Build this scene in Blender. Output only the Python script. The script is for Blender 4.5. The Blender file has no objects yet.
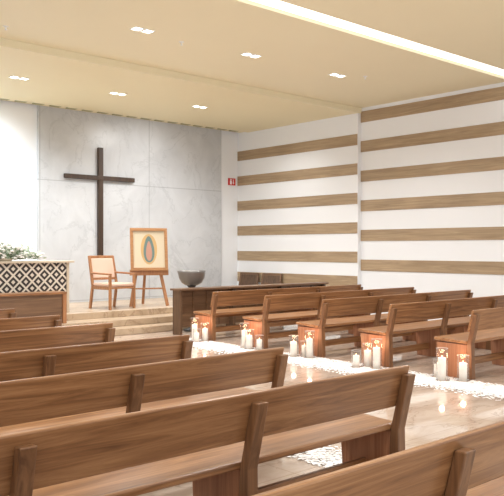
import bpy, bmesh, math, random
from mathutils import Vector, Matrix
random.seed(4)
S = bpy.context.scene
COL = S.collection
S.view_settings.view_transform = 'Standard'
S.view_settings.exposure = 0.32

# ------------------------------------------------------------ materials
def srgb(r, g, b):
    f = lambda c: (c/255/12.92) if c/255 <= 0.04045 else ((c/255+0.055)/1.055)**2.4
    return (f(r), f(g), f(b), 1)

def new_mat(name):
    m = bpy.data.materials.new(name); m.use_nodes = True
    nt = m.node_tree
    return m, nt, nt.nodes['Principled BSDF']

def plain(name, col, rough=0.5, metal=0.0, emit=0.0, ecol=None, var=.02):
    m, nt, b = new_mat(name)
    b.inputs['Roughness'].default_value = rough
    b.inputs['Metallic'].default_value = metal
    n = nt.nodes.new('ShaderNodeTexNoise'); n.inputs['Scale'].default_value = 2
    tc = nt.nodes.new('ShaderNodeTexCoord'); nt.links.new(tc.outputs['Object'], n.inputs['Vector'])
    r = nt.nodes.new('ShaderNodeValToRGB')
    c = Vector(col[:3])
    r.color_ramp.elements[0].color = (*(c*(1-var)), 1); r.color_ramp.elements[1].color = (*(c), 1)
    r.color_ramp.elements[0].position = .3; r.color_ramp.elements[1].position = .7
    nt.links.new(n.outputs['Fac'], r.inputs['Fac']); nt.links.new(r.outputs['Color'], b.inputs['Base Color'])
    if emit:
        b.inputs['Emission Color'].default_value = ecol or col
        b.inputs['Emission Strength'].default_value = emit
    return m

def wood(name, dark, light, axis='X', rough=0.38, scale=1.0, mid=None):
    m, nt, b = new_mat(name)
    tc = nt.nodes.new('ShaderNodeTexCoord')
    oi = nt.nodes.new('ShaderNodeObjectInfo')
    add = nt.nodes.new('ShaderNodeVectorMath'); add.operation = 'ADD'
    sc = nt.nodes.new('ShaderNodeVectorMath'); sc.operation = 'SCALE'; sc.inputs['Scale'].default_value = 9.0
    cx = nt.nodes.new('ShaderNodeCombineXYZ')
    nt.links.new(oi.outputs['Random'], cx.inputs[0]); nt.links.new(oi.outputs['Random'], cx.inputs[1]); nt.links.new(oi.outputs['Random'], cx.inputs[2])
    nt.links.new(cx.outputs[0], sc.inputs[0])
    nt.links.new(tc.outputs['Object'], add.inputs[0]); nt.links.new(sc.outputs[0], add.inputs[1])
    mp = nt.nodes.new('ShaderNodeMapping')
    s = [20*scale]*3; s['XYZ'.index(axis)] = .9*scale
    mp.inputs['Scale'].default_value = s
    nt.links.new(add.outputs[0], mp.inputs['Vector'])
    n = nt.nodes.new('ShaderNodeTexNoise'); n.inputs['Scale'].default_value = 1.0
    n.inputs['Detail'].default_value = 9; n.inputs['Distortion'].default_value = 1.3
    n.inputs['Roughness'].default_value = .66
    nt.links.new(mp.outputs[0], n.inputs['Vector'])
    r = nt.nodes.new('ShaderNodeValToRGB'); e = r.color_ramp.elements
    e[0].position = .3; e[0].color = dark; e[1].position = .7; e[1].color = light
    if mid:
        x = e.new(.48); x.color = mid
    nt.links.new(n.outputs['Fac'], r.inputs['Fac'])
    n2 = nt.nodes.new('ShaderNodeTexNoise'); n2.inputs['Scale'].default_value = .8
    nt.links.new(add.outputs[0], n2.inputs['Vector'])
    mx = nt.nodes.new('ShaderNodeMixRGB'); mx.blend_type = 'MULTIPLY'; mx.inputs[0].default_value = .35
    r2 = nt.nodes.new('ShaderNodeValToRGB'); r2.color_ramp.elements[0].position = .35; r2.color_ramp.elements[1].position = .65
    r2.color_ramp.elements[0].color = (.65, .63, .6, 1); r2.color_ramp.elements[1].color = (1, 1, 1, 1)
    nt.links.new(n2.outputs['Fac'], r2.inputs['Fac'])
    nt.links.new(r.outputs[0], mx.inputs[1]); nt.links.new(r2.outputs[0], mx.inputs[2])
    nt.links.new(mx.outputs[0], b.inputs['Base Color'])
    b.inputs['Roughness'].default_value = rough
    bp = nt.nodes.new('ShaderNodeBump'); bp.inputs['Strength'].default_value = .04
    nt.links.new(n.outputs['Fac'], bp.inputs['Height']); nt.links.new(bp.outputs[0], b.inputs['Normal'])
    return m

def marble(name, base, base2, vein, rough, scale=1.0, joints=None, vein_w=.03, vstr=.6, jcol=None, jstr=.45):
    m, nt, b = new_mat(name)
    tc = nt.nodes.new('ShaderNodeTexCoord')
    n = nt.nodes.new('ShaderNodeTexNoise'); n.inputs['Scale'].default_value = 1.0*scale
    n.inputs['Detail'].default_value = 9; n.inputs['Roughness'].default_value = .62; n.inputs['Distortion'].default_value = 1.0
    mp = nt.nodes.new('ShaderNodeMapping'); mp.inputs['Rotation'].default_value = (.3, .7, .6); mp.inputs['Scale'].default_value = (1, 2.4, .8)
    nt.links.new(tc.outputs['Object'], mp.inputs[0]); nt.links.new(mp.outputs[0], n.inputs['Vector'])
    r = nt.nodes.new('ShaderNodeValToRGB'); e = r.color_ramp.elements
    e[0].position = .3; e[0].color = base2; e[1].position = .65; e[1].color = base
    nt.links.new(n.outputs['Fac'], r.inputs['Fac'])
    n2 = nt.nodes.new('ShaderNodeTexNoise'); n2.inputs['Scale'].default_value = .9*scale
    n2.inputs['Detail'].default_value = 8; n2.inputs['Distortion'].default_value = .7; n2.inputs['Roughness'].default_value = .6
    nt.links.new(mp.outputs[0], n2.inputs['Vector'])
    r2 = nt.nodes.new('ShaderNodeValToRGB'); e = r2.color_ramp.elements
    e[0].position = .5-vein_w; e[0].color = (0, 0, 0, 1); e[1].position = .5+vein_w; e[1].color = (0, 0, 0, 1)
    x = e.new(.5); x.color = (vstr, vstr, vstr, 1)
    nt.links.new(n2.outputs['Fac'], r2.inputs['Fac'])
    mx = nt.nodes.new('ShaderNodeMixRGB'); nt.links.new(r2.outputs[0], mx.inputs[0])
    nt.links.new(r.outputs[0], mx.inputs[1]); mx.inputs[2].default_value = vein
    out = mx.outputs[0]
    if joints:
        sep = nt.nodes.new('ShaderNodeSeparateXYZ'); nt.links.new(tc.outputs['Object'], sep.inputs[0])
        facs = []
        for ax, sz, off in joints[:2]:
            a = nt.nodes.new('ShaderNodeMath'); a.operation = 'ADD'; a.inputs[1].default_value = off
            nt.links.new(sep.outputs[ax], a.inputs[0])
            mo = nt.nodes.new('ShaderNodeMath'); mo.operation = 'PINGPONG'; mo.inputs[1].default_value = sz/2
            nt.links.new(a.outputs[0], mo.inputs[0])
            lt = nt.nodes.new('ShaderNodeMath'); lt.operation = 'LESS_THAN'; lt.inputs[1].default_value = joints[2]
            nt.links.new(mo.outputs[0], lt.inputs[0]); facs.append(lt)
        mxx = nt.nodes.new('ShaderNodeMath'); mxx.operation = 'MAXIMUM'
        nt.links.new(facs[0].outputs[0], mxx.inputs[0]); nt.links.new(facs[1].outputs[0], mxx.inputs[1])
        sc = nt.nodes.new('ShaderNodeMath'); sc.operation = 'MULTIPLY'; sc.inputs[1].default_value = jstr
        nt.links.new(mxx.outputs[0], sc.inputs[0])
        m3 = nt.nodes.new('ShaderNodeMixRGB'); nt.links.new(sc.outputs[0], m3.inputs[0])
        nt.links.new(out, m3.inputs[1]); m3.inputs[2].default_value = jcol or vein; out = m3.outputs[0]
    nt.links.new(out, b.inputs['Base Color'])
    b.inputs['Roughness'].default_value = rough
    return m

M_pew = wood('pew_wood', srgb(108, 72, 46), srgb(184, 138, 96), 'X', .31, 1.0, srgb(148, 104, 68))
M_pewv = wood('pew_wood_upright', srgb(94, 62, 40), srgb(150, 108, 74), 'Z', .36)
M_leg = wood('pew_leg_wood', srgb(142, 90, 62), srgb(192, 138, 102), 'Z', .4)
M_strip = wood('wall_plank_wood', srgb(150, 127, 101), srgb(194, 170, 138), 'Y', .5, .8)
M_dark = wood('dark_walnut', srgb(92, 68, 50), srgb(136, 104, 78), 'X', .4)
M_darkv = wood('dark_walnut_upright', srgb(70, 52, 40), srgb(112, 86, 64), 'Z', .4)
M_cross = wood('cross_wood', srgb(46, 34, 26), srgb(80, 60, 46), 'Z', .5)
M_chair = wood('honey_wood', srgb(150, 100, 66), srgb(188, 138, 96), 'Z', .4, 2)
M_wall = plain('white_plaster', srgb(242, 245, 249), .7, var=.01)
M_ceil = plain('cream_ceiling_paint', srgb(238, 230, 200), .6, var=.01)
M_ceil2 = plain('cream_ceiling_paint_far', srgb(236, 226, 190), .6, var=.01)
M_white = plain('white_trim_paint', srgb(244, 244, 240), .5)
M_cush = plain('blush_upholstery', srgb(216, 186, 168), .9)
M_cream = plain('cream_stone', srgb(206, 192, 172), .4)
M_black = plain('black_metal', srgb(48, 46, 46), .35)
M_vent = plain('dark_vent', srgb(164, 160, 122), .6)
M_marble = marble('grey_wall_marble', srgb(204, 207, 211), srgb(188, 191, 195), srgb(170, 174, 178), .3, 1.2,
                  [(0, 2.75, 1.22), (2, 2.6, 2.2), .009], .014, .45, srgb(138, 142, 146), .55)
M_floor = marble('polished_beige_marble', srgb(204, 188, 174), srgb(178, 158, 142), srgb(134, 110, 94), .05, 1.5,
                 [(0, 1.2, 0), (1, 1.2, 0), .004], .018, .5)
M_step = marble('step_marble', srgb(200, 180, 156), srgb(172, 150, 126), srgb(144, 118, 96), .3, 1.6, None, .02)

# ------------------------------------------------------------ mesh helpers
def mk(name, verts, faces, mat, parent=None, bevel=0, smooth=False, seg=2):
    me = bpy.data.meshes.new(name); me.from_pydata(verts, [], faces); me.update()
    bm = bmesh.new(); bm.from_mesh(me); bmesh.ops.recalc_face_normals(bm, faces=bm.faces); bm.to_mesh(me); bm.free()
    if mat: me.materials.append(mat)
    o = bpy.data.objects.new(name, me); COL.objects.link(o)
    if parent: o.parent = parent
    if smooth:
        for p in me.polygons: p.use_smooth = True
    if bevel:
        b = o.modifiers.new('bevel', 'BEVEL'); b.width = bevel; b.segments = seg; b.limit_method = 'ANGLE'
    return o

def boxv(x0, x1, y0, y1, z0, z1):
    v = [(x, y, z) for x in (x0, x1) for y in (y0, y1) for z in (z0, z1)]
    f = [(0, 1, 3, 2), (4, 6, 7, 5), (0, 4, 5, 1), (2, 3, 7, 6), (0, 2, 6, 4), (1, 5, 7, 3)]
    return v, f

def box(name, x0, x1, y0, y1, z0, z1, mat, parent=None, bevel=0):
    return mk(name, *boxv(x0, x1, y0, y1, z0, z1), mat, parent, bevel)

def boxes(name, lst, mat, parent=None, bevel=0):
    V, F = [], []
    for b in lst:
        v, f = boxv(*b); n = len(V); V += v; F += [tuple(i+n for i in q) for q in f]
    return mk(name, V, F, mat, parent, bevel)

def prism(name, prof, x0, x1, mat, parent=None, bevel=0):
    n = len(prof)
    v = [(x0, y, z) for y, z in prof] + [(x1, y, z) for y, z in prof]
    f = [tuple(range(n)), tuple(range(n, 2*n))] + [(i, (i+1) % n, n+(i+1) % n, n+i) for i in range(n)]
    return mk(name, v, f, mat, parent, bevel)

def beam(name, a, b, w, d, mat, parent=None, bevel=.004):
    a, b = Vector(a), Vector(b); t = (b-a).normalized()
    up = Vector((1, 0, 0)) if abs(t.x) < .9 else Vector((0, 1, 0))
    s = (up - t*up.dot(t)).normalized(); r = t.cross(s)
    v = []
    for p in (a, b):
        for i, j in ((-1, -1), (1, -1), (1, 1), (-1, 1)):
            v.append(tuple(p + s*i*w/2 + r*j*d/2))
    f = [(0, 1, 2, 3), (4, 5, 6, 7)] + [(i, (i+1) % 4, 4+(i+1) % 4, 4+i) for i in range(4)]
    return mk(name, v, f, mat, parent, bevel)

def lathe(name, prof, mat, parent=None, seg=32, cap=True):
    v, f = [], []
    n = len(prof)
    for i in range(seg):
        a = 2*math.pi*i/seg
        for r, z in prof: v.append((r*math.cos(a), r*math.sin(a), z))
    for i in range(seg):
        j = (i+1) % seg
        for k in range(n-1):
            f.append((i*n+k, j*n+k, j*n+k+1, i*n+k+1))
    if cap:
        f.append(tuple(i*n for i in range(seg))); f.append(tuple(i*n+n-1 for i in range(seg)))
    o = mk(name, v, f, mat, parent)
    for p in o.data.polygons:
        p.use_smooth = len(p.vertices) == 4
    return o

def empty(name, loc, label, cat, group=None, rot=0):
    e = bpy.data.objects.new(name, None); COL.objects.link(e)
    e.empty_display_size = .1; e.location = loc; e.rotation_euler = (0, 0, rot)
    tag(e, label, cat, group); return e

def tag(o, label, cat, group=None):
    o['label'] = label; o['category'] = cat
    if group: o['group'] = group

def struct(o, label, cat):
    o['kind'] = 'structure'; o['label'] = label; o['category'] = cat; return o

def copy_thing(root, loc, label=None, rot=None):
    c = root.copy(); COL.objects.link(c); c.location = loc
    if label: c['label'] = label
    if rot is not None: c.rotation_euler = (0, 0, rot)
    for ch in root.children:
        k = ch.copy(); COL.objects.link(k); k.parent = c
        for g in ch.children:
            q = g.copy(); COL.objects.link(q); q.parent = k
    return c

# ------------------------------------------------------------ room shell
XR, YB, H, H2 = 12.7, 14.7, 4.65, 4.53
XF = 12.6
YM = 14.62
YS = 10.62
struct(box('floor', -4, 13, -3, 15.3, -.1, 0, M_floor), 'polished beige marble floor with brown veining', 'floor')
struct(box('wall_right', XR, XR+.3, -3, YS, 0, 5.0, M_wall), 'white plaster side wall with horizontal wood planks', 'wall')
struct(box('wall_right', XF, XR+.3, YS, 15.3, 0, 5.0, M_wall), 'white plaster side wall near the altar', 'wall')
struct(box('wall_back', -4, XF, YB, YB+.3, 0, 5.0, M_wall), 'white plaster wall behind the altar', 'wall')
struct(box('wall_back', 7.0, 11.98, YM, YB, 0, 5.0, M_marble, None, .005), 'grey veined marble wall panel behind the cross', 'wall')
sa, sb = 6.68, 7.04
struct(box('ceiling', -4, 13, -3, sa, H, H+.12, M_ceil), 'beige painted ceiling', 'ceiling')
struct(box('ceiling', -4, 13, sb, YS, H, H+.12, M_ceil), 'golden beige painted ceiling panel', 'ceiling')
struct(box('ceiling', -4, 13, YS, 14.3, H2, H2+.12, M_ceil2, None), 'golden beige painted lower ceiling over the altar', 'ceiling')
struct(box('ceiling', -4, 13, 6.4, 15.3, 5.0, 5.1, M_white), 'white slab above the ceiling coves', 'ceiling')
struct(box('trim_1', -4, XR, sa-.03, sa, H+.12, 5.0, M_white), 'white cove side', 'trim')
struct(box('trim_2', -4, XR, sb, sb+.03, H+.12, 5.0, M_white), 'white cove side', 'trim')
struct(box('trim_3', -4, XR, YS-.02, YS, H2, H-.001, M_ceil), 'cream fascia at the ceiling level change', 'trim')
V = []
x = 3.0
while x < 12.4:
    V.append((x, x+.22, 14.36, 14.50, H2+.01, H2+.03)); x += .38
vent = boxes('ceiling_vent', V, M_vent); tag(vent, 'slotted linear air vent along the ceiling edge above the marble wall', 'air vent')
vent['kind'] = 'structure'
struct(box('trim_4', -4, XF, 14.3, YM, H2+.03, H2+.05, M_ceil2), 'golden ceiling edge band', 'trim')

k = 5
PH = .245
for i, t in enumerate([4.57, 3.915, 3.26, 2.605, 1.95, 1.295]):
    struct(box('trim_%d' % k, XR-.015, XR+.01, -3, YS, t-PH, t, M_strip, None, .003), 'horizontal light brown wood plank on white wall', 'wall plank'); k += 1
for i, t in enumerate([4.07, 3.42, 2.77, 2.12, 1.47, .93]):
    struct(box('trim_%d' % k, XF-.015, XF+.01, YS+.02, YB, t-PH, t, M_strip, None, .003), 'horizontal light brown wood plank on white wall', 'wall plank'); k += 1

struct(box('floor', -4, 10.4, 11.3, YM, 0, .12, M_step, None, .008), 'lower marble step of the altar platform', 'step')
struct(box('floor', -4, 10.4, 11.65, YM, .12, .24, M_step, None, .008), 'middle marble step of the altar platform', 'step')
struct(box('floor', -4, 10.4, 12.15, YM, .24, .36, M_step, None, .008), 'raised marble altar platform', 'platform')

# ------------------------------------------------------------ ceiling fixtures
m_led = plain('led_diffuser', srgb(255, 252, 244), .5, 0, 1.0, (1, .985, .95, 1))
strip = box('light_strip', -3.9, 12.65, -.178, .178, 0, .03, m_led)
strip.location = (0, (sa+sb)/2, H+.05); tag(strip, 'long white glowing linear light recessed in the ceiling', 'ceiling light')

m_lens = plain('lamp_lens', (1, .98, .94, 1), .5, 0, 8, (1, .98, .94, 1))
dl = empty('recessed_downlight', (5.82, 8.87, H), 'square twin recessed downlight with white trim in the ceiling', 'ceiling light', 'recessed ceiling downlights')
boxes('lamp_frame', [(-.165, .165, -.08, -.065, -.012, .0), (-.165, .165, .065, .08, -.012, 0), (-.165, -.15, -.065, .065, -.012, 0), (.15, .165, -.065, .065, -.012, 0), (-.03, .03, -.065, .065, -.012, 0)], M_white, dl)
box('lamp_lens', -.14, -.04, -.05, .05, -.008, 0, m_lens, dl)
box('lamp_lens', .04, .14, -.05, .05, -.008, 0, m_lens, dl)
pts = [(7.88, 8.87, H), (9.95, 8.87, H), (5.56, 12.36, H2), (7.55, 12.36, H2), (9.54, 12.36, H2)]
for p in pts: copy_thing(dl, p)
def spot(loc, e, size=110, col=(.99, .985, .97), rad=.15, tgt=None, blend=.8):
    l = bpy.data.lights.new('spot', 'SPOT'); l.energy = e; l.spot_size = math.radians(size); l.spot_blend = blend
    l.color = col; l.shadow_soft_size = rad
    o = bpy.data.objects.new('downlight_or_added_spot', l); COL.objects.link(o); o.location = loc  # serves the downlights and also added spots that have no fixture
    if tgt: o.rotation_euler = (Vector(tgt)-Vector(loc)).to_track_quat('-Z', 'Y').to_euler()
    return o
for p in [(5.82, 8.87, H)]+pts:
    spot((p[0], p[1], p[2]-.05), 260, 150)
spot((2.8, 8.87, H-.05), 230, 150)
spot((11.2, 12.36, H2-.05), 80, 150)  # bare added lamp; the downlight row has no fixture here
for yy in (1.5, 5.0):
    for xx in (1.8, 5.8, 9.9):
        spot((xx, yy, H-.05), 280, 150, rad=.3)
sp = empty('sprinkler', (6.6, 9.0, H+.004), 'small white ceiling sprinkler head', 'sprinkler', 'ceiling sprinklers')
lathe('sprinkler_cap', [(.04, 0), (.04, -.01), (.012, -.012), (.012, -.05), (.022, -.052), (.022, -.056)], M_white, sp, 16)
copy_thing(sp, (10.4, 8.6, H+.004)); copy_thing(sp, (4.3, 10.0, H+.004))

# ------------------------------------------------------------ pews
L = 3.8
def yb(z): return (.82-z)*.25
def build_pew(loc, label, group):
    e = empty('pew', loc, label, 'pew', group)
    T = .035
    prism('backrest', [(yb(.82), .82), (yb(.82)+T, .82), (yb(.56)+T, .56), (yb(.56), .56)], 0, L, M_pew, e, .01)
    prism('seat', [(.10, .41), (.56, .425), (.56, .465), (.10, .45)], 0, L, M_pew, e, .01)
    for xx in (0.0, 1.235, 2.48, L-.075):
        prism('back_post', [(yb(.77)-.055, .77), (yb(.77)-.001, .77), (.099, .42), (.13, 0), (.03, 0), (.04, .42)], xx, xx+.075, M_pewv, e, .006)
        prism('leg', [(.135, 0), (.50, 0), (.53, .405), (.105, .405)], xx+.01, xx+.06, M_leg, e, .006)
    box('stretcher', .06, L-.06, .30, .335, .10, .19, M_pew, e, .005)
    box('apron', .06, L-.06, .48, .505, .33, .41, M_pew, e, .005)
    return e
lab = 'long brown wooden pew with plank backrest and open posts'
p0 = build_pew((0, 2.78, 0), lab, 'pews on the near side of the aisle')
for y in (1.6, 3.9, 5.0, 6.3, 7.4, 8.55): copy_thing(p0, (-.04 if y == 5.0 else 0, y, 0))
RY = [4.73, 5.93, 7.12, 8.32, 9.6]
for i, y in enumerate(RY):
    c = copy_thing(p0, (7.7, y, 0), 'brown wooden pew with candles and petals at its end')
    c['group'] = 'pews beside the candlelit petals'

# ------------------------------------------------------------ front kneeler desk
kd = empty('kneeler_desk', (7.75, 10.62, 0), 'brown wooden kneeler desk with solid front panel before the first pew', 'kneeler')
box('desk_top', -.03, L+.03, -.06, .26, .79, .825, M_dark, kd, .006)
box('front_panel', .06, L-.06, .12, .145, .12, .79, M_dark, kd, .004)
for xx in (0, 1.24, 2.5, L-.06): box('leg', xx, xx+.06, .0, .22, 0, .79, M_darkv, kd, .006)
boxes('panel_moulding', [(.06+.31*i, .085+.31*i, .1, .12, .15, .77) for i in range(12)], M_dark, kd)

# ------------------------------------------------------------ low credence bench on the steps
cb = empty('credence_table', (4.60, 11.74, .24), 'low brown wooden side table with plain front below the altar', 'table')
box('table_top', 0, 1.55, 0, .36, .51, .55, M_pew, cb, .006)
box('front_panel', .06, 1.48, .04, .06, .06, .51, M_dark, cb, .004)
for xx, yy in ((0.0, 0.01), (1.48, .01), (0, .29), (1.48, .29)): box('leg', xx, xx+.07, yy, yy+.06, 0, .51, M_chair, cb, .005)

# ------------------------------------------------------------ altar
m_alt, nt, b = new_mat('altar_pattern')
tc = nt.nodes.new('ShaderNodeTexCoord'); sep = nt.nodes.new('ShaderNodeSeparateXYZ'); nt.links.new(tc.outputs['Object'], sep.inputs[0])
def M(op, a, b_=None):
    n = nt.nodes.new('ShaderNodeMath'); n.operation = op
    for i, v in enumerate((a, b_)):
        if v is None: continue
        if isinstance(v, (int, float)): n.inputs[i].default_value = v
        else: nt.links.new(v, n.inputs[i])
    return n.outputs[0]
# diamond lattice with a small diamond at each centre
P = .235
def tri(o):  # distance to nearest multiple of P, 0..1
    return M('MULTIPLY', M('PINGPONG', M('ADD', o, 10*P), P/2), 2/P)
dd = M('ADD', tri(sep.outputs[0]), tri(sep.outputs[2]))      # 0..2
edge = M('LESS_THAN', M('ABSOLUTE', M('SUBTRACT', dd, 1.0)), .2)
c1 = M('LESS_THAN', dd, .34); c2 = M('GREATER_THAN', dd, 1.66)
k1 = M('SUBTRACT', 1.0, M('MAXIMUM', edge, M('MAXIMUM', c1, c2)))
mx = nt.nodes.new('ShaderNodeMixRGB'); nt.links.new(k1, mx.inputs[0])
mx.inputs[1].default_value = srgb(222, 214, 202); mx.inputs[2].default_value = srgb(50, 42, 40)
nt.links.new(mx.outputs[0], b.inputs['Base Color']); b.inputs['Roughness'].default_value = .4
al = empty('altar', (4.45, 12.45, .36), 'altar table with dark and cream diamond tile front', 'altar')
box('altar_top', -.05, 2.2, -.05, .85, .92, .955, M_cream, al, .006)
box('front_panel', .05, 2.08, .04, .08, .04, .92, m_alt, al)
box('base', .05, 2.05, .08, .75, 0, .92, M_cream, al, .005)
box('side_pillar', 2.08, 2.13, .02, .78, 0, .92, M_cream, al, .005)
box('side_pillar', 0, .05, .02, .78, 0, .92, M_cream, al, .005)

# flowers
m_leaf = plain('leaf_green', srgb(132, 156, 122), .6); m_leaf2 = plain('leaf_pale', srgb(206, 218, 202), .6)
m_flow = plain('white_blossom', srgb(252, 252, 250), .6)
fl = empty('flower_arrangement', (5.40, 12.68, 1.315), 'long low arrangement of white blossoms and greenery on the altar', 'flowers')
lathe('planter', [(.14, 0), (.18, .05), (.16, .05), (.14, .02)], M_cream, fl, 24)
def leaves(name, n, mat, par, lmin, lmax, ext, wid):
    V, F = [], []
    for i in range(n):
        c = Vector((random.gauss(0, ext[0]), random.gauss(0, ext[1]), 0))
        c.x = max(-ext[0]*1.9, min(ext[0]*1.9, c.x)); c.y = max(-.2, min(.2, c.y))
        f = 1-(abs(c.x)/(ext[0]*2.2))**2
        c.z = .03+random.random()*ext[2]*max(.25, f)
        d = Vector((random.gauss(0, 1)+c.x, random.gauss(0, 1), random.random()*1.4)).normalized()
        l = random.uniform(lmin, lmax); w = l*wid
        s = d.cross(Vector((random.random(), random.random(), random.random()))).normalized()*w
        k = len(V)
        nn = d.cross(s).normalized()*w*.3
        V += [tuple(c), tuple(c+d*l*.5+s+nn), tuple(c+d*l), tuple(c+d*l*.5-s+nn)]
        F += [(k, k+1, k+2), (k, k+2, k+3)]
    o = mk(name, V, F, mat, par); o['kind'] = 'stuff'; return o
leaves('foliage', 420, m_leaf, fl, .07, .14, (.32, .1, .16), .15)
leaves('pale_foliage', 600, m_leaf2, fl, .06, .15, (.35, .11, .22), .18)
def blobs(name, n, mat, par, ext, rad):
    bm = bmesh.new()
    for i in range(n):
        x = max(-.62, min(.62, random.gauss(0, ext[0])))
        c = Vector((x, max(-.28, min(.2, random.gauss(-.12, ext[1]))), .06+random.random()*ext[2]*(1-(abs(x)/.72)**2)))
        r = random.uniform(*rad)
        for pth in range(7):
            a = pth*2.4; M_ = Matrix.Translation(c+Vector((math.cos(a), math.sin(a), .3*math.sin(pth)))*r*.5) @ Matrix.Diagonal((1, 1, .6, 1))
            bmesh.ops.create_icosphere(bm, subdivisions=1, radius=r*.6, matrix=M_)
    me = bpy.data.meshes.new(name); bm.to_mesh(me); bm.free(); me.materials.append(mat)
    o = bpy.data.objects.new(name, me); COL.objects.link(o); o.parent = par; o['kind'] = 'stuff'; return o
blobs('blossoms', 260, m_flow, fl, (.33, .1, .29), (.02, .036))

# ------------------------------------------------------------ cross
cr = empty('cross', (8.45, YM-.081, 0), 'large dark wooden cross mounted on the marble wall', 'cross')
box('upright_beam', -.058, .058, 0, .08, 1.15, 3.79, M_cross, cr, .006)
box('cross_beam', -.88, .88, -.005, .07, 3.065, 3.16, M_cross, cr, .006)

# ------------------------------------------------------------ armchair
def armchair(loc, rot, label, wm, cm, sc=1.0, arms=True):
    e = empty('armchair' if arms else 'chair', loc, label, 'chair', None, rot)
    e.scale = (sc, sc, sc)
    W, D = .29, .27
    for sx in (-1, 1):
        beam('leg', (sx*W, -D, 0), (sx*W, -D, .64 if arms else .42), .045, .045, wm, e)
        beam('leg', (sx*W, D+.06, 0), (sx*(W), D-.02, .44), .045, .045, wm, e)
        beam('back_post', (sx*W, D-.02, .44), (sx*(W-.01), D+.1, 1.0), .045, .045, wm, e)
        if arms: beam('armrest', (sx*W, -D-.03, .66), (sx*W, D+.04, .68), .05, .035, wm, e, .01)
        beam('seat_rail', (sx*W, -D, .40), (sx*W, D, .40), .03, .06, wm, e)
    beam('seat_rail', (-W, -D, .40), (W, -D, .40), .06, .03, wm, e)
    beam('seat_rail', (-W, D, .40), (W, D, .40), .06, .03, wm, e)
    beam('top_rail', (-W-.01, D+.1, .98), (W+.01, D+.1, .98), .035, .06, wm, e, .01)
    beam('bottom_rail', (-W, D+.01, .56), (W, D+.01, .56), .03, .04, wm, e)
    box('seat_cushion', -W+.0, W-.0, -D-.01, D-.02, .425, .49, cm, e, .025)
    prism('back_cushion', [(D-.01, .58), (D+.03, .58), (D+.12, .955), (D+.07, .955)], -W+.025, W-.025, cm, e, .012)
    return e
armchair((7.66, 12.72, .36), math.radians(8), 'honey wood armchair with blush upholstered seat and back', M_chair, M_cush, 1.03)
c = armchair((12.1, 13.95, 0), math.radians(-75), 'dark wooden chair against the white wall', M_dark, M_darkv, .92, False)
c = armchair((12.13, 13.15, 0), math.radians(-75), 'dark wooden chair against the white wall', M_dark, M_darkv, .92, False)

# ------------------------------------------------------------ easel + framed picture
ER = math.radians(-22)
ea = empty('easel', (8.50, 12.72, .36), 'wooden tripod easel holding a framed picture', 'easel', None, ER)
beam('leg', (-.38, -.05, 0), (-.12, .16, 1.42), .065, .04, M_chair, ea)
beam('leg', (.38, -.05, 0), (.12, .16, 1.42), .065, .04, M_chair, ea)
beam('rear_leg', (0, .62, 0), (0, .17, 1.4), .055, .035, M_chair, ea)
beam('ledge', (-.40, -.035, .69), (.40, -.035, .69), .035, .12, M_chair, ea)
beam('crossbar', (-.31, -.01, .36), (.31, -.01, .36), .05, .03, M_chair, ea)
beam('crossbar', (-.16, .15, 1.3), (.16, .15, 1.3), .04, .025, M_chair, ea)
pic = empty('framed_picture', (8.50, 12.72, .36), 'wood framed picture with golden oval on cream canvas', 'picture', None, ER)
tilt = .14
def P3(x, z, off):
    return (x, -.06+(z)*tilt-off, .73+z)
def tilted(name, poly, o0, o1, mat, par, bevel=0):
    n = len(poly)
    v = [P3(x, z, o0) for x, z in poly]+[P3(x, z, o1) for x, z in poly]
    f = [tuple(range(n)), tuple(range(n, 2*n))]+[(i, (i+1) % n, n+(i+1) % n, n+i) for i in range(n)]
    return mk(name, v, f, mat, par, bevel)
m_frame = wood('frame_wood', srgb(156, 108, 68), srgb(196, 146, 98), 'X', .35, 2)
w, h, t = .385, .87, .06
for nme, poly in (('frame_side', [(-w, 0), (-w+t, t), (-w+t, h-t), (-w, h)]), ('frame_side', [(w, 0), (w-t, t), (w-t, h-t), (w, h)]),
                  ('frame_side', [(-w, 0), (w, 0), (w-t, t), (-w+t, t)]), ('frame_side', [(-w, h), (w, h), (w-t, h-t), (-w+t, h-t)])):
    tilted(nme, poly, -.0, .04, m_frame, pic, .004)
tilted('canvas', [(-w+t, t), (w-t, t), (w-t, h-t), (-w+t, h-t)], 0, .012, plain('canvas_cream', srgb(212, 198, 172), .6), pic)
def ell(cx, cz, rx, rz, n=32, pinch=0):
    return [(cx+rx*math.cos(2*math.pi*i/n)*(1-pinch*math.sin(2*math.pi*i/n)), cz+rz*math.sin(2*math.pi*i/n)) for i in range(n)]
tilted('painted_oval', ell(0, .435, .17, .31), .012, .014, plain('oval_gold', srgb(200, 164, 112), .6), pic)
tilted('painted_motif', ell(0, .435, .11, .27, 32, .25), .014, .016, plain('motif_teal', srgb(104, 126, 122), .6), pic)
tilted('painted_motif', ell(0.0, .40, .06, .2, 32, .3), .016, .018, plain('motif_rose', srgb(186, 140, 122), .6), pic)

# ------------------------------------------------------------ font bowl
fb = empty('baptismal_font', (8.36, 11.08, 0), 'dark metal bowl font on a slim pedestal', 'font')
lathe('pedestal', [(.16, 0), (.16, .03), (.06, .06), (.05, .5), (.05, .8), (.1, .86)], M_black, fb)
m_bowl = plain('gunmetal', srgb(128, 126, 124), .3, .5)
lathe('bowl', [(.06, .85), (.12, .855), (.19, .9), (.235, .98), (.262, 1.09), (.27, 1.13), (.255, 1.13), (.235, 1.07), (.2, .99), (.1, .93), (.01, .92)], m_bowl, fb, 40)

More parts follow.
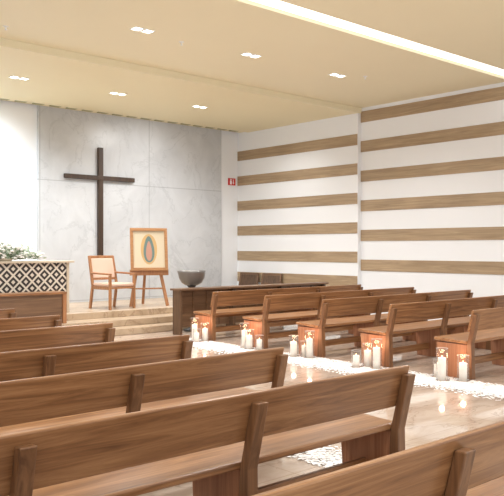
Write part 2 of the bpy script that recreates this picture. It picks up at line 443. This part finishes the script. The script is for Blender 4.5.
# ------------------------------------------------------------ red wall sign
m_red = plain('sign_red', srgb(210, 44, 40), .5); m_sw = plain('sign_white', srgb(245, 245, 245), .5)
sg = empty('wall_sign', (12.38, YB-.005, 3.27), 'small red fire extinguisher sign with white symbol on white wall', 'sign')
box('sign_plate', -.12, .12, -.02, 0, -.09, .09, m_red, sg, .004)
boxes('sign_symbol', [(-.07, -.01, -.024, -.02, -.07, .03), (-.05, -.03, -.024, -.02, .03, .06), (-.07, .0, -.024, -.02, .055, .07), (.035, .055, -.024, -.02, -.02, .06), (.02, .07, -.024, -.02, -.04, -.02), (.035, .055, -.024, -.02, -.06, -.04)], m_sw, sg)

# ------------------------------------------------------------ candles
m_gl = bpy.data.materials.new('clear_glass'); m_gl.use_nodes = True; nt = m_gl.node_tree; nt.nodes.clear()
out = nt.nodes.new('ShaderNodeOutputMaterial'); mixs = nt.nodes.new('ShaderNodeMixShader'); tr = nt.nodes.new('ShaderNodeBsdfTransparent')
tr.inputs[0].default_value = (.95, .96, .96, 1)
gl = nt.nodes.new('ShaderNodeBsdfGlossy'); gl.inputs['Roughness'].default_value = .05
lw = nt.nodes.new('ShaderNodeLayerWeight'); lw.inputs[0].default_value = .3
ml = nt.nodes.new('ShaderNodeMath'); ml.operation = 'MULTIPLY_ADD'; ml.inputs[1].default_value = .5; ml.inputs[2].default_value = .04
nt.links.new(lw.outputs['Facing'], ml.inputs[0])
nt.links.new(ml.outputs[0], mixs.inputs[0]); nt.links.new(tr.outputs[0], mixs.inputs[1]); nt.links.new(gl.outputs[0], mixs.inputs[2]); nt.links.new(mixs.outputs[0], out.inputs[0])
m_wax = plain('ivory_wax', srgb(246, 238, 228), .5, 0, .06, (1, .88, .78, 1))
m_flm = plain('flame', (1, .75, .4, 1), .5, 0, 4, (1, .7, .4, 1))
m_rim = plain('glass_rim_white', srgb(200, 206, 206), .2)
def candle(h, r, loc, label):
    e = empty('candle', loc, label, 'candle', 'glass candles along the aisle')
    lathe('glass_cylinder', [(r, .0), (r, h)], m_gl, e, 24, False)
    lathe('glass_rim', [(r-.001, h-.003), (r+.001, h-.003), (r+.001, h), (r-.001, h), (r-.001, h-.003)], m_rim, e, 24, False)
    lathe('wax_pillar', [(r*.66, .0), (r*.66, h*.7), (r*.58, h*.71), (.002, h*.70)], m_wax, e, 20)
    lathe('flame', [(.001, h*.71), (.005, h*.72), (.006, h*.73), (.001, h*.73+.022)], m_flm, e, 10)
    return e
kinds = [candle(.38, .07, (0, 0, 0), 'tall glass cylinder with lit white pillar candle beside pew'),
         candle(.30, .07, (0, 0, 0), 'clear glass cylinder with lit white pillar candle beside pew'),
         candle(.22, .064, (0, 0, 0), 'short clear glass cylinder with lit white candle beside pew')]
lay = [
 [(0, -.30, .24), (1, -.14, .06), (2, -.12, .42)],
 [(1, -.14, .28), (0, -.18, .10), (2, -.30, .34)],
 [(1, -.24, .36), (0, -.16, .12), (2, -.10, .28)],
 [(0, -.14, .34), (1, -.20, .16), (2, -.12, .02)],
 [(0, -.20, .26), (1, -.12, .08), (2, -.28, .10)]]
first = [True]*3
CP = []
for y, ly in zip(RY, lay):
    for kk, dx, dy in ly:
        loc = (7.7+dx, y+dy, 0); CP.append(loc)
        if first[kk]: kinds[kk].location = loc; first[kk] = False
        else: copy_thing(kinds[kk], loc)
    for q, (kk, dx, dy) in enumerate(ly[:2]):
        hh = (.38, .30, .22)[kk]
        l = bpy.data.lights.new('candle_glow', 'POINT'); l.energy = 1.1; l.color = (1, .52, .3); l.shadow_soft_size = .03
        o = bpy.data.objects.new('candle_glow', l); COL.objects.link(o); o.location = (7.7+dx, y+dy, hh*.73+.05)

# ------------------------------------------------------------ petals
m_pet = plain('white_petals', srgb(252, 250, 250), .7)
def petals(name, n, x0, x1, y0, y1, lo, hi):
    V, F = [], []
    cx, hw = (x0+x1)/2, (x1-x0)/2
    i = 0
    while i < n:
        x = cx+max(-1.6, min(1.6, random.gauss(0, .5)))*hw; y = random.uniform(y0, y1)
        if x < lo or x > hi or any((x-q[0])**2+(y-q[1])**2 < .008 for q in CP): i += .3; continue
        i += 1
        a = random.random()*6.28; s = random.uniform(.010, .022); z = .002+random.random()*.008
        d = Vector((math.cos(a), math.sin(a), random.uniform(-.05, .15))); r = Vector((-math.sin(a), math.cos(a), random.uniform(-.12, .12)))
        c = Vector((x, y, z)); k = len(V)
        for q in (c-d*s, c-d*s*.2+r*s*.8, c+d*s*.8+r*s*.5, c+d*s, c+d*s*.8-r*s*.5, c-d*s*.2-r*s*.8):
            V.append((q.x, q.y, max(.001, q.z)))
        F.append(tuple(range(k, k+6)))
    o = mk(name, V, F, m_pet); o['kind'] = 'stuff'; tag(o, 'scattered white rose petals lining the marble aisle', 'petals'); return o
petals('rose_petals', 32000, 6.98, 7.66, 2.6, 10.4, 6.82, 7.66)
petals('rose_petals', 14000, 3.84, 4.25, 1.2, 9.5, 3.84, 4.4)

# ------------------------------------------------------------ world + other lights
wd = bpy.data.worlds.new('world'); S.world = wd; wd.use_nodes = True
bg = wd.node_tree.nodes['Background']; bg.inputs[0].default_value = (.95, .975, 1, 1); bg.inputs[1].default_value = 1.1
spot((5.6, 13.4, 4.4), 280, 120, (.86, .94, 1), .3, (5.8, 14.9, 2.2), 1)  # added spot, no fixture; stands in for slot light washing the white wall
spot((9.5, 12.9, 4.4), 120, 130, (1, 1, 1), .3, (9.5, 14.7, 2.2), 1)  # added spot without a fixture, aimed to brighten the marble

# ------------------------------------------------------------ camera
cd = bpy.data.cameras.new('camera'); cam = bpy.data.objects.new('camera', cd); COL.objects.link(cam)
cd.sensor_width = 36; cd.lens = 739/504*36; cd.clip_end = 200
cam.location = (0, 0, 1.55); cam.rotation_euler = (math.radians(90), 0, -math.radians(41.7))
S.camera = cam
